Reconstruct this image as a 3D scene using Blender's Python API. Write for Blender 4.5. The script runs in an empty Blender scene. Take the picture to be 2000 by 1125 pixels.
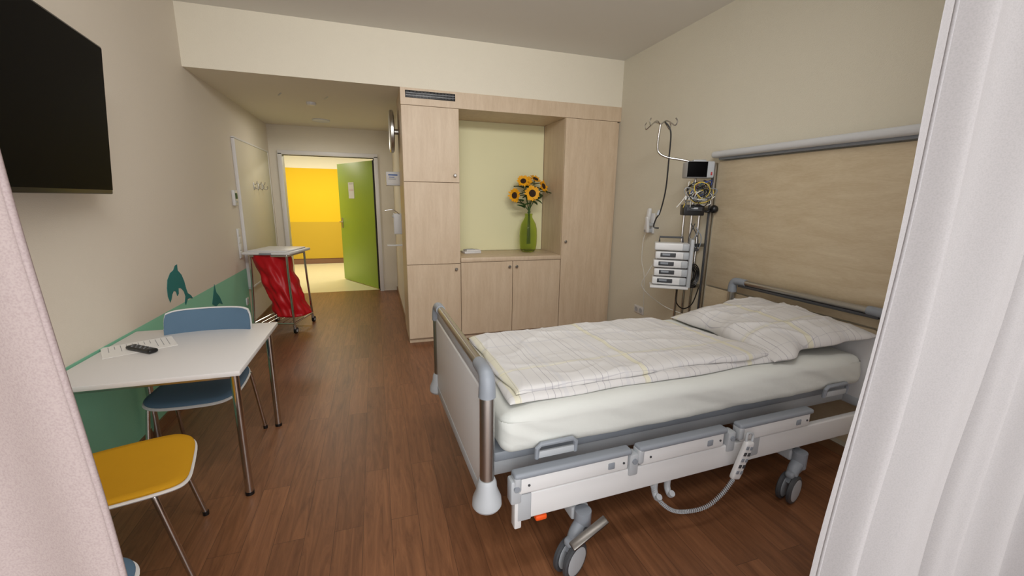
import bpy, bmesh, math, random
from mathutils import Vector, Matrix, noise, Euler
random.seed(7)
V=Vector
rad=math.radians
scene=bpy.context.scene
COL=scene.collection
# ------------------------------------------------------------------ materials
def lin(c):
    return tuple(((x/255)/12.92 if x/255<=.04045 else ((x/255+.055)/1.055)**2.4) for x in c)+(1,)
def nmat(name):
    m=bpy.data.materials.new(name); m.use_nodes=True
    nt=m.node_tree; b=nt.nodes['Principled BSDF']
    return m,nt,b
def N(nt,t,**k):
    n=nt.nodes.new(t)
    for a,v in k.items():
        if a.startswith('i_'): n.inputs[a[2:].replace('_',' ')].default_value=v
        else: setattr(n,a,v)
    return n
def plain(name,rgb,rough=.5,metal=0,bump=0,bscale=200,var=.04,spec=.5,**kw):
    m,nt,b=nmat(name)
    c=lin(rgb)
    tc=N(nt,'ShaderNodeTexCoord')
    nz=N(nt,'ShaderNodeTexNoise',i_Scale=6.0,i_Detail=3.0)
    nt.links.new(tc.outputs['Object'],nz.inputs['Vector'])
    mx=N(nt,'ShaderNodeMixRGB'); mx.inputs[1].default_value=tuple(x*(1-var) for x in c[:3])+(1,)
    mx.inputs[2].default_value=tuple(min(1,x*(1+var)) for x in c[:3])+(1,)
    nt.links.new(nz.outputs['Fac'],mx.inputs[0]); nt.links.new(mx.outputs[0],b.inputs['Base Color'])
    b.inputs['Roughness'].default_value=rough; b.inputs['Metallic'].default_value=metal
    b.inputs['Specular IOR Level'].default_value=spec
    if bump:
        n2=N(nt,'ShaderNodeTexNoise',i_Scale=float(bscale),i_Detail=3.0)
        nt.links.new(tc.outputs['Object'],n2.inputs['Vector'])
        bp=N(nt,'ShaderNodeBump',i_Strength=bump,i_Distance=.01)
        nt.links.new(n2.outputs['Fac'],bp.inputs['Height']); nt.links.new(bp.outputs[0],b.inputs['Normal'])
    for k,v in kw.items(): b.inputs[k.replace('_',' ')].default_value=v
    return m
def wood(name,c1,c2,scale=(9,9,1.2),rough=.45):
    m,nt,b=nmat(name)
    tc=N(nt,'ShaderNodeTexCoord'); mp=N(nt,'ShaderNodeMapping'); mp.inputs['Scale'].default_value=scale
    nt.links.new(tc.outputs['Object'],mp.inputs['Vector'])
    n1=N(nt,'ShaderNodeTexNoise',i_Scale=2.0,i_Detail=8.0,i_Roughness=.65,i_Distortion=.6)
    nt.links.new(mp.outputs[0],n1.inputs['Vector'])
    n2=N(nt,'ShaderNodeTexNoise',i_Scale=25.0,i_Detail=4.0)
    nt.links.new(mp.outputs[0],n2.inputs['Vector'])
    ad=N(nt,'ShaderNodeMath',operation='MULTIPLY_ADD'); ad.inputs[1].default_value=.35
    nt.links.new(n2.outputs['Fac'],ad.inputs[0]); nt.links.new(n1.outputs['Fac'],ad.inputs[2])
    cr=N(nt,'ShaderNodeValToRGB'); cr.color_ramp.elements[0].position=.45; cr.color_ramp.elements[1].position=.9
    cr.color_ramp.elements[0].color=lin(c2); cr.color_ramp.elements[1].color=lin(c1)
    nt.links.new(ad.outputs[0],cr.inputs[0]); nt.links.new(cr.outputs[0],b.inputs['Base Color'])
    b.inputs['Roughness'].default_value=rough
    return m
def floor_mat():
    m,nt,b=nmat('vinyl_wood_floor')
    g=N(nt,'ShaderNodeNewGeometry'); sp=N(nt,'ShaderNodeSeparateXYZ'); cb=N(nt,'ShaderNodeCombineXYZ')
    nt.links.new(g.outputs['Position'],sp.inputs[0]); nt.links.new(sp.outputs['Y'],cb.inputs['X']); nt.links.new(sp.outputs['X'],cb.inputs['Y'])
    br=N(nt,'ShaderNodeTexBrick',offset=.37,offset_frequency=2)
    br.inputs['Color1'].default_value=lin((143,96,65)); br.inputs['Color2'].default_value=lin((123,81,54)); br.inputs['Mortar'].default_value=lin((86,56,38))
    br.inputs['Scale'].default_value=1; br.inputs['Mortar Size'].default_value=.001; br.inputs['Bias'].default_value=0
    br.inputs['Brick Width'].default_value=1.1; br.inputs['Row Height'].default_value=.125
    nt.links.new(cb.outputs[0],br.inputs['Vector'])
    mp=N(nt,'ShaderNodeMapping'); mp.inputs['Scale'].default_value=(1.8,20,1)
    nt.links.new(cb.outputs[0],mp.inputs['Vector'])
    ad=N(nt,'ShaderNodeVectorMath',operation='MULTIPLY_ADD')
    nt.links.new(br.outputs['Color'],ad.inputs[0]); ad.inputs[1].default_value=(60,60,60); nt.links.new(mp.outputs[0],ad.inputs[2])
    n1=N(nt,'ShaderNodeTexNoise',i_Scale=1.6,i_Detail=9.0,i_Roughness=.7,i_Distortion=1.0)
    nt.links.new(ad.outputs[0],n1.inputs['Vector'])
    cr=N(nt,'ShaderNodeValToRGB'); cr.color_ramp.elements[0].position=.3; cr.color_ramp.elements[1].position=.7
    cr.color_ramp.elements[0].color=(.54,.50,.47,1); cr.color_ramp.elements[1].color=(1.18,1.18,1.15,1)
    nt.links.new(n1.outputs['Fac'],cr.inputs[0])
    mx=N(nt,'ShaderNodeMixRGB',blend_type='MULTIPLY'); mx.inputs[0].default_value=1
    nt.links.new(br.outputs['Color'],mx.inputs[1]); nt.links.new(cr.outputs[0],mx.inputs[2]); nt.links.new(mx.outputs[0],b.inputs['Base Color'])
    b.inputs['Roughness'].default_value=.40
    bp=N(nt,'ShaderNodeBump',i_Strength=.15,i_Distance=.004); nt.links.new(n1.outputs['Fac'],bp.inputs['Height']); nt.links.new(bp.outputs[0],b.inputs['Normal'])
    return m
def banded_wall(name,base,bands,ymax=None):
    """bands: list of (zmax,color) lowest first"""
    m,nt,b=nmat(name)
    g=N(nt,'ShaderNodeNewGeometry'); sp=N(nt,'ShaderNodeSeparateXYZ'); nt.links.new(g.outputs['Position'],sp.inputs[0])
    prev=None; cur=lin(base); last=None
    col=N(nt,'ShaderNodeRGB'); col.outputs[0].default_value=cur; last=col.outputs[0]
    for z,c in reversed(bands):
        lt=N(nt,'ShaderNodeMath',operation='LESS_THAN'); lt.inputs[1].default_value=z; nt.links.new(sp.outputs['Z'],lt.inputs[0])
        f=lt.outputs[0]
        if ymax:
            l2=N(nt,'ShaderNodeMath',operation='LESS_THAN'); l2.inputs[1].default_value=ymax; nt.links.new(sp.outputs['Y'],l2.inputs[0])
            mu=N(nt,'ShaderNodeMath',operation='MULTIPLY'); nt.links.new(f,mu.inputs[0]); nt.links.new(l2.outputs[0],mu.inputs[1]); f=mu.outputs[0]
        mx=N(nt,'ShaderNodeMixRGB'); nt.links.new(f,mx.inputs[0]); nt.links.new(last,mx.inputs[1]); mx.inputs[2].default_value=lin(c); last=mx.outputs[0]
    nt.links.new(last,b.inputs['Base Color']); b.inputs['Roughness'].default_value=.75
    n2=N(nt,'ShaderNodeTexNoise',i_Scale=180.0,i_Detail=3.0); nt.links.new(g.outputs['Position'],n2.inputs['Vector'])
    bp=N(nt,'ShaderNodeBump',i_Strength=.25,i_Distance=.004); nt.links.new(n2.outputs['Fac'],bp.inputs['Height']); nt.links.new(bp.outputs[0],b.inputs['Normal'])
    return m
def plaid(name,coord='Object',scale=1.0,off=(0,0)):
    m,nt,b=nmat(name)
    tc=N(nt,'ShaderNodeTexCoord'); sp=N(nt,'ShaderNodeSeparateXYZ'); nt.links.new(tc.outputs['Object'],sp.inputs[0])
    last=N(nt,'ShaderNodeRGB'); last.outputs[0].default_value=lin((204,202,200)); last=last.outputs[0]
    def stripe(ax,period,width,phase,color,strength):
        nonlocal last
        a=N(nt,'ShaderNodeMath',operation='MULTIPLY_ADD'); a.inputs[1].default_value=1/period; a.inputs[2].default_value=phase+10
        nt.links.new(sp.outputs[ax],a.inputs[0])
        fr=N(nt,'ShaderNodeMath',operation='FRACT'); nt.links.new(a.outputs[0],fr.inputs[0])
        lt=N(nt,'ShaderNodeMath',operation='LESS_THAN'); lt.inputs[1].default_value=width/period; nt.links.new(fr.outputs[0],lt.inputs[0])
        mu=N(nt,'ShaderNodeMath',operation='MULTIPLY'); mu.inputs[1].default_value=strength; nt.links.new(lt.outputs[0],mu.inputs[0])
        mx=N(nt,'ShaderNodeMixRGB'); nt.links.new(mu.outputs[0],mx.inputs[0]); nt.links.new(last,mx.inputs[1]); mx.inputs[2].default_value=lin(color); last=mx.outputs[0]
    stripe('X',.62,.028,.1,(212,206,168),.5); stripe('Y',.55,.025,.35,(212,206,168),.35)
    stripe('X',.06,.0024,.0,(142,140,150),.5); stripe('Y',.16,.0022,.2,(142,140,150),.35)
    stripe('X',.24,.0028,.12,(112,108,122),.55); stripe('X',.31,.02,.5,(190,190,194),.4)
    stripe('Y',.3,.014,.6,(190,190,194),.4)
    nt.links.new(last,b.inputs['Base Color']); b.inputs['Roughness'].default_value=.9
    b.inputs['Specular IOR Level'].default_value=.1
    return m
def curtain_mat(name,c0,c1,sc=420.0,mixf=.5):
    m=bpy.data.materials.new(name); m.use_nodes=True; nt=m.node_tree
    for n in list(nt.nodes): nt.nodes.remove(n)
    out=N(nt,'ShaderNodeOutputMaterial'); d=N(nt,'ShaderNodeBsdfDiffuse'); t=N(nt,'ShaderNodeBsdfTranslucent')
    tc=N(nt,'ShaderNodeTexCoord'); nz=N(nt,'ShaderNodeTexNoise',i_Scale=sc,i_Detail=2.0); nt.links.new(tc.outputs['Object'],nz.inputs['Vector'])
    cr=N(nt,'ShaderNodeValToRGB'); cr.color_ramp.elements[0].position=.3; cr.color_ramp.elements[1].position=.6
    cr.color_ramp.elements[0].color=lin(c0); cr.color_ramp.elements[1].color=lin(c1)
    nt.links.new(nz.outputs['Fac'],cr.inputs[0])
    nt.links.new(cr.outputs[0],d.inputs['Color']); nt.links.new(cr.outputs[0],t.inputs['Color'])
    mx=N(nt,'ShaderNodeMixShader'); mx.inputs[0].default_value=mixf
    nt.links.new(d.outputs[0],mx.inputs[1]); nt.links.new(t.outputs[0],mx.inputs[2]); nt.links.new(mx.outputs[0],out.inputs[0])
    return m
WALL=plain('wall_paint_cream',(226,219,203),.8,bump=.25,bscale=160,var=.01)
WALLR=plain('wall_paint_beige',(216,210,192),.8,bump=.25,bscale=160,var=.01)
BULK=plain('bulkhead_paint',(230,223,205),.8,bump=.2,bscale=160,var=.01)
CEIL=plain('ceiling_paint',(226,224,218),.85,var=.01)
LWALL=banded_wall('wall_paint_with_green_band',(222,213,198),[(.705,(140,206,174))],5.32)
HALLW=banded_wall('hall_yellow_paint',(236,230,205),[(.12,(120,80,40)),(.95,(202,166,38)),(2.12,(232,190,12))])
HALLF=plain('hall_floor_linoleum',(228,220,180),.35)
FLOOR=floor_mat()
MAPLE=wood('maple_veneer',(214,194,168),(197,174,146))
MAPLEH=wood('maple_panel',(210,195,167),(190,171,140),scale=(2,1.4,7))
NICHE=plain('niche_pale_yellow_paint',(232,228,186),.7,var=.01)
WHITE=plain('white_laminate',(220,218,216),.4,var=.01)
WPL=plain('white_plastic',(216,216,216),.35,var=.01)
GPL=plain('grey_plastic',(136,142,150),.4,var=.02)
LGPL=plain('light_grey_plastic',(174,178,182),.4,var=.02)
RAILM=plain('pale_rail_plastic',(204,206,208),.4,var=.01)
DGPL=plain('dark_grey_plastic',(62,64,68),.45)
BLK=plain('black_plastic',(16,16,18),.35)
SCR=plain('black_screen',(3,3,4),.55,spec=.06,var=0)
CHR=plain('chrome',(205,203,200),.18,metal=1,var=.01)
STEEL=plain('brushed_steel',(186,184,180),.32,metal=1,var=.02)
DSTEEL=plain('worn_dark_steel',(120,116,112),.28,metal=1,var=.04)
SHEET=plain('white_bed_sheet',(206,208,203),.95,bump=.15,bscale=25,var=.01,spec=.1)
YEL=plain('yellow_upholstery',(198,146,30),.85,bump=.1,bscale=400,spec=.15)
BLUE=plain('blue_upholstery',(86,112,134),.7,bump=.1,bscale=400,spec=.3)
GREEN=plain('green_door_laminate',(150,180,60),.4,var=.02)
RED=plain('red_plastic_bag_film',(184,14,26),.4,var=.1,spec=.35)
TEAL=plain('teal_paint',(32,120,118),.7,var=.02)
DK=plain('painted_gap_shade',(20,18,16),.8)
ORG=plain('orange_plastic',(235,90,30),.4)
PAPER=plain('paper',(226,224,220),.8,var=.01)
INK=plain('grey_ink',(150,150,152),.8)
BLUEINK=plain('blue_ink',(40,90,170),.6)
TAN=plain('brown_baseboard',(128,92,62),.5)
WB=plain('wall_protection_panel',(222,214,192),.45,var=.01,spec=.3)
PETAL=plain('sunflower_petal',(240,170,14),.6,var=.15)
SEED=plain('sunflower_seed_disc',(52,30,14),.9,bump=.6,bscale=150)
LEAF=plain('leaf_green',(52,84,34),.6,var=.2)
GLASS=plain('green_glass',(218,230,150),.04,var=.05)
GLASS.node_tree.nodes['Principled BSDF'].inputs['Transmission Weight'].default_value=.95
GLASS.node_tree.nodes['Principled BSDF'].inputs['IOR'].default_value=1.15
CURTR=curtain_mat('sheer_curtain_fabric',(175,171,172),(183,179,180),mixf=.55)
CURTL=curtain_mat('sheer_curtain_fabric_pinkish',(168,152,151),(180,165,163),600.0)
PLAID=plaid('plaid_cotton')
CRED=plain('red_cable',(170,50,50)); CBLU=plain('blue_cable',(60,90,170)); CYEL=plain('yellow_cable',(210,185,80)); CGRN=plain('green_cable',(70,140,95)); CWHT=plain('white_cable',(220,220,215)); 
# ------------------------------------------------------------------ mesh builder
def cat(pts,n=8):
    P=[V(p) for p in pts]
    if len(P)<3: return P
    out=[]
    for i in range(len(P)-1):
        p0=P[max(i-1,0)];p1=P[i];p2=P[i+1];p3=P[min(i+2,len(P)-1)]
        for k in range(n):
            t=k/n
            out.append(.5*((2*p1)+(p2-p0)*t+(2*p0-5*p1+4*p2-p3)*t*t+(3*p1-p0-3*p2+p3)*t**3))
    out.append(P[-1]); return out
class MB:
    def __init__(s): s.bm=bmesh.new(); s.mats=[]
    def mi(s,m):
        if m not in s.mats: s.mats.append(m)
        return s.mats.index(m)
    def add(s,t,m,M=None):
        if M is not None: bmesh.ops.transform(t,matrix=M,verts=t.verts)
        k=s.mi(m)
        for f in t.faces: f.material_index=k
        me=bpy.data.meshes.new('t'); t.to_mesh(me); t.free(); s.bm.from_mesh(me); bpy.data.meshes.remove(me); return s
    def box(s,c,size,m,bev=.004,seg=2,rot=None):
        t=bmesh.new(); bmesh.ops.create_cube(t,size=1); bmesh.ops.scale(t,vec=size,verts=t.verts)
        bv=min(bev,min(size)*.45)
        if bv>0: bmesh.ops.bevel(t,geom=t.edges[:],offset=bv,segments=seg,affect='EDGES',profile=.5)
        M=Matrix.Translation(c)
        if rot: M=M@Euler(rot).to_matrix().to_4x4()
        return s.add(t,m,M)
    def cyl(s,p1,p2,r,m,r2=None,seg=20,cap=True):
        p1,p2=V(p1),V(p2); d=p2-p1; t=bmesh.new()
        bmesh.ops.create_cone(t,cap_ends=cap,segments=seg,radius1=r,radius2=r if r2 is None else r2,depth=d.length)
        M=Matrix.Translation((p1+p2)/2)@d.to_track_quat('Z','Y').to_matrix().to_4x4()
        return s.add(t,m,M)
    def tube(s,pts,r,m,seg=10,smooth=True,n=8):
        P=cat(pts,n) if smooth else [V(p) for p in pts]
        t=bmesh.new(); rings=[]; up=None
        for i,p in enumerate(P):
            d=(P[min(i+1,len(P)-1)]-P[max(i-1,0)])
            if d.length<1e-9: d=V((0,0,1))
            d.normalize()
            if up is None:
                up=d.orthogonal().normalized()
            else:
                up=(up-d*up.dot(d))
                if up.length<1e-6: up=d.orthogonal()
                up.normalize()
            b=d.cross(up); rr=r(i/(len(P)-1)) if callable(r) else r
            rings.append([t.verts.new(p+up*math.cos(2*math.pi*k/seg)*rr+b*math.sin(2*math.pi*k/seg)*rr) for k in range(seg)])
        for a,b in zip(rings,rings[1:]):
            for k in range(seg): t.faces.new((a[k],a[(k+1)%seg],b[(k+1)%seg],b[k]))
        t.faces.new(rings[0][::-1]); t.faces.new(rings[-1])
        return s.add(t,m)
    def lathe(s,prof,m,c=(0,0,0),seg=32,M=None,cap=True):
        t=bmesh.new(); rings=[]
        for r,z in prof:
            rings.append([t.verts.new((r*math.cos(2*math.pi*k/seg),r*math.sin(2*math.pi*k/seg),z)) for k in range(seg)])
        for a,b in zip(rings,rings[1:]):
            for k in range(seg): t.faces.new((a[k],a[(k+1)%seg],b[(k+1)%seg],b[k]))
        if cap:
            t.faces.new(rings[0][::-1]); t.faces.new(rings[-1])
        T=Matrix.Translation(c)
        if M is not None: T=T@M
        return s.add(t,m,T)
    def ball(s,c,r,m,sc=(1,1,1),seg=16):
        t=bmesh.new(); bmesh.ops.create_uvsphere(t,u_segments=seg,v_segments=seg//2+2,radius=r)
        return s.add(t,m,Matrix.Translation(c)@Matrix.Diagonal((*sc,1)))
    def poly(s,pts,m,thick=None):
        t=bmesh.new(); vs=[t.verts.new(p) for p in pts]; f=t.faces.new(vs)
        if thick:
            r=bmesh.ops.extrude_face_region(t,geom=[f]); vv=[e for e in r['geom'] if isinstance(e,bmesh.types.BMVert)]
            bmesh.ops.translate(t,vec=thick,verts=vv); bmesh.ops.recalc_face_normals(t,faces=t.faces[:])
        return s.add(t,m)
    def grid(s,fn,nu,nv,m,closed=False):
        t=bmesh.new(); g=[[t.verts.new(fn(i/nu,j/nv)) for j in range(nv+1)] for i in range(nu+1)]
        for i in range(nu):
            for j in range(nv): t.faces.new((g[i][j],g[i+1][j],g[i+1][j+1],g[i][j+1]))
        return s.add(t,m)
    def soft(s,size,r,m,cuts=30,fn=None,M=None):
        t=bmesh.new(); bmesh.ops.create_cube(t,size=2); bmesh.ops.subdivide_edges(t,edges=t.edges[:],cuts=cuts,use_grid_fill=True)
        h=V(size)/2
        for v in t.verts:
            p=V([math.sin(x*math.pi/2) for x in v.co]); p=V((p.x*h.x,p.y*h.y,p.z*h.z))
            q=V([max(-(h[i]-r),min(h[i]-r,p[i])) for i in range(3)]); d=p-q
            if d.length>1e-9: p=q+d.normalized()*r
            v.co=fn(p) if fn else p
        return s.add(t,m,M)
    def obj(s,name,ang=35):
        me=bpy.data.meshes.new(name); s.bm.to_mesh(me); s.bm.free()
        for m in s.mats: me.materials.append(m)
        for p in me.polygons: p.use_smooth=True
        me.set_sharp_from_angle(angle=rad(ang))
        o=bpy.data.objects.new(name,me); COL.objects.link(o); return o
def part(mb,name,parent,loc=None,rot=None,label=None,ang=35):
    o=mb.obj(name,ang); o.parent=parent
    if loc: o.location=loc
    if rot: o.rotation_euler=rot
    if label: o['label']=label
    return o
def thing(name,label,category,loc=(0,0,0),rot=(0,0,0),group=None):
    e=bpy.data.objects.new(name,None); e.empty_display_size=.1; COL.objects.link(e)
    e.location=loc; e.rotation_euler=rot; tag(e,label,category,group); return e
def tag(o,label,category,group=None):
    o['label']=label; o['category']=category
    if group: o['group']=group
    return o
def solo(mb,name,label,category,loc=(0,0,0),rot=(0,0,0),group=None,ang=35):
    o=mb.obj(name,ang); o.location=loc; o.rotation_euler=rot; return tag(o,label,category,group)
def struct(mb,name):
    o=mb.obj(name); o['kind']='structure'; return o
def sbox(name,x0,x1,y0,y1,z0,z1,m):
    return struct(MB().box(((x0+x1)/2,(y0+y1)/2,(z0+z1)/2),(x1-x0,y1-y0,z1-z0),m,bev=0),name)
XL,XR,YC,YD,ZS,ZC,XK=-1.41,2.64,4.26,7.04,2.51,2.98,.28
YW=-.5
# ------------------------------------------------------------------ shell
sbox('floor',XL-.1,XR+.1,YW-.1,YD+.1,-.1,0,FLOOR)
sbox('ceiling',XL-.1,XR+.1,YW-.1,YC+.02,ZC,ZC+.1,CEIL)
sbox('wall_left',XL-.1,XL,YW-.1,YD+.12,0,ZC,LWALL)
sbox('wall_right',XR,XR+.1,YW-.1,YC+.8,0,ZC,WALLR)
sbox('wall_bulkhead',XL,XR,YC+.005,YD,ZS,ZC,BULK)
sbox('wall_back',XK+.02,XR,YC+.62,YC+.74,0,ZS,WALL)
sbox('wall_corridor',XK+.02,XK+.12,YC+.74,YD,0,ZS,WALL)
mb=MB()
mb.box(((XL-1.26)/2,YD+.06,ZS/2),(-1.26-XL,.12,ZS),WALL,0)
mb.box(((XK+.02+.05)/2,YD+.06,ZS/2),(XK+.02-.05,.12,ZS),WALL,0)
mb.box(((-1.26+.05)/2,YD+.06,(2.1+ZS)/2),(1.31,.12,ZS-2.1),WALL,0)
struct(mb,'wall_door')
mb=MB()
mb.box((-1.27,YD+.04,1.06),(.06,.17,2.12),WHITE,.004); mb.box((.055,YD+.04,1.06),(.06,.17,2.12),WHITE,.004)
mb.box((-.605,YD+.04,2.13),(1.38,.17,.06),WHITE,.004)
mb.box((.022,YD+.09,1.05),(.02,.06,2.1),DK,.002)  # dark seal strip, paints in the shade of the hinge gap
struct(mb,'trim_1')
# window wall
mb=MB()
mb.box(((XL-1.2)/2,YW-.05,ZC/2),(-1.2-XL,.1,ZC),WALL,0); mb.box(((2.4+XR)/2,YW-.05,ZC/2),(XR-2.4,.1,ZC),WALL,0)
mb.box((.6,YW-.05,2.85),(3.6,.1,.26),WALL,0); mb.box((.6,YW-.05,.04),(3.6,.1,.08),WALL,0)
struct(mb,'wall_window')
mb=MB()
for x in (-1.17,.0,1.2,2.37): mb.box((x,YW-.04,1.4),(.06,.07,2.62),WHITE,.004)
for z in (.11,2.69): mb.box((.6,YW-.04,z),(3.6,.07,.06),WHITE,.004)
struct(mb,'window_1')
# hall
sbox('floor_hall',-4,3.2,YD+.1,10.42,-.1,-.002,HALLF)
sbox('wall_hall',-4,3.2,10.4,10.5,0,2.8,HALLW)
sbox('ceiling_hall',-4,3.2,YD+.12,10.42,2.6,2.7,WALL)
sbox('baseboard_hall',-4,3.2,10.38,10.4,0,.1,TAN)
sbox('wall_hallleft',-4.1,-4,YD+.12,10.42,0,2.7,HALLW)
sbox('wall_hallright',3.2,3.3,YD+.12,10.42,0,2.7,HALLW)
# baseboards
sbox('baseboard_left',XL,XL+.012,YW,YD,0,.06,TAN)
sbox('baseboard_right',XR-.012,XR,YW,YC-.02,0,.06,TAN)
sbox('baseboard_corridor',XK+.008,XK+.02,YC+.74,YD,0,.06,TAN)
# ------------------------------------------------------------------ hall door
hd=V((-.63,1.15)); ang=math.atan2(hd.y,hd.x)
dr=thing('door_1','green laminate door standing open into the yellow hallway','door',(.03,YD+.13,0),(0,0,ang))
dr['kind']='structure'
mb=MB(); mb.box((.635,.0,1.045),(1.27,.045,2.07),GREEN,.003); mb.box((.012,0,1.045),(.03,.047,2.072),DK,.002); part(mb,'door_leaf',dr)  # dark strip on the leaf paints its hinge edge shadow
for s in (1,-1):
    mb=MB(); y=s*.03
    mb.box((1.2,s*.026,1.05),(.045,.01,.18),STEEL,.003); mb.tube([(1.2,s*.02,1.07),(1.2,s*.07,1.07),(1.12,s*.075,1.07),(1.07,s*.075,1.07)],.01,STEEL,smooth=False)
    part(mb,'door_handle',dr,label='steel lever handle')
mb=MB(); mb.box((.78,.0255,1.62),(.2,.002,.27),PAPER,0)
for k in range(9):
    if k in(0,): mb.box((.78,.0272,1.73),(.15,.001,.008),INK,0)
    if k in (3,4): mb.box((.77,.0272,1.70-.02*k),(.16,.001,.004),CRED,0)
solo(mb,'door_notice','white paper notice taped to the green door','paper',(.03,YD+.13,0),(0,0,ang))
# ------------------------------------------------------------------ cabinets
def knob(parent,x,z,y=YC):
    mb=MB(); mb.lathe([(.006,0),(.006,.014),(.015,.018),(.016,.026),(.011,.03)],STEEL,M=Matrix.Rotation(rad(90),4,'X'))
    return part(mb,'knob',parent,(x,y,z),label='small round steel knob')
def door(parent,x0,x1,z0,z1,kn=None,name='door'):
    g=.0028; mb=MB(); w=x1-x0-2*g; h=z1-z0-2*g
    mb.box((0,0,0),(w,.02,h),MAPLE,.0015,1)
    o=part(mb,name,parent,((x0+x1)/2,.01,(z0+z1)/2))
    if kn: knob(o,kn[0]-(x0+x1)/2,kn[1]-(z0+z1)/2,-.01)
    return o
def carc(mb,x0,x1,z0,z1,d=.58):
    mb.box(((x0+x1)/2,.022+d/2,(z0+z1)/2),(x1-x0-.001,d,z1-z0),MAPLE,.001,1)
c=thing('tall_cabinet','tall maple cabinet column with three stacked doors beside the doorway','cabinet',(0,YC,0))
mb=MB(); carc(mb,XK,.83,.055,2.36); mb.box(((XK+.83)/2,.31,.03),(.54,.54,.06),MAPLE,.002); part(mb,'cabinet_body',c)
door(c,XK,.83,1.66,2.36,(.78,1.73)); door(c,XK,.83,.84,1.66); door(c,XK,.83,.055,.84,(.78,.785))
c=thing('tall_cabinet','tall maple wardrobe with one long door beside the niche','cabinet',(0,YC,0))
mb=MB(); carc(mb,1.975,2.60,.055,2.36); mb.box((2.28,.31,.03),(.6,.54,.06),MAPLE,.002); mb.box((2.618,.2,1.2),(.034,.36,2.3),MAPLE,.001); part(mb,'cabinet_body',c)
door(c,1.975,2.60,.055,2.36,(2.02,1.05))
c=thing('base_cabinet','low maple cabinet with two doors under the flower niche','cabinet',(0,YC,0))
mb=MB(); carc(mb,.832,1.973,.055,.85,.57); mb.box((1.4,.31,.03),(1.13,.54,.06),MAPLE,.002); part(mb,'cabinet_body',c)
door(c,.832,1.405,.055,.85,(1.365,.79)); door(c,1.405,1.973,.055,.85,(1.445,.79))
mb=MB(); mb.box((1.4025,.29,.875),(1.138,.6,.045),MAPLE,.004)
solo(mb,'countertop','maple shelf top spanning the niche between the cabinets','countertop',(0,YC,0))
mb=MB(); mb.box((1.4,YC+.6,1.63),(1.14,.02,1.46),NICHE,0); struct(mb,'trim_2')
mb=MB(); mb.box((1.46,YC+.3,2.435),(2.36,.6,.148),MAPLE,.001,1); struct(mb,'trim_3')
mb=MB(); mb.box((.56,-.002,2.455),(.47,.006,.065),BLK,.002)
for r in range(3):
    for k in range(14): mb.box((.35+k*.0323,-.008,2.434+r*.021),(.024,.006,.008),DGPL,.002,1)
for z in (2.4445,2.4655): mb.box((.56,-.008,z),(.46,.004,.004),LGPL,.001,1)
solo(mb,'ventilation_grille','black slotted ventilation grille set in maple fascia','grille',(0,YC,0))
# vase
mb=MB()
prof=[(.045,0),(.070,.005),(.092,.03),(.102,.1),(.104,.19),(.100,.27),(.086,.33),(.064,.37),(.048,.395),(.042,.415),(.044,.435),(.050,.445),(.046,.447),(.040,.43),(.039,.415),(.045,.397),(.061,.368),(.083,.328),(.097,.268),(.101,.19),(.099,.1),(.089,.033),(.06,.012),(.0,.012)]
prof=[(max(r,.001),z) for r,z in prof]
mb.lathe(prof,GLASS,cap=True,seg=40)
VX,VY=1.71,4.62
solo(mb,'vase','tall green glass bottle vase holding sunflowers on niche shelf','vase',(VX,VY,.898))
fl=[((0,-.12,1.575),(-.05,-1,.1),.092),((-.185,-.03,1.55),(-.8,-.6,.05),.082),((-.09,-.05,1.71),(-.3,-.75,.55),.074),((.17,-.02,1.66),(.5,-.7,.3),.074),((.085,.03,1.74),(.2,-.5,.8),.074),((-.03,.02,1.72),(-.1,-.8,.6),.07)]
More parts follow.
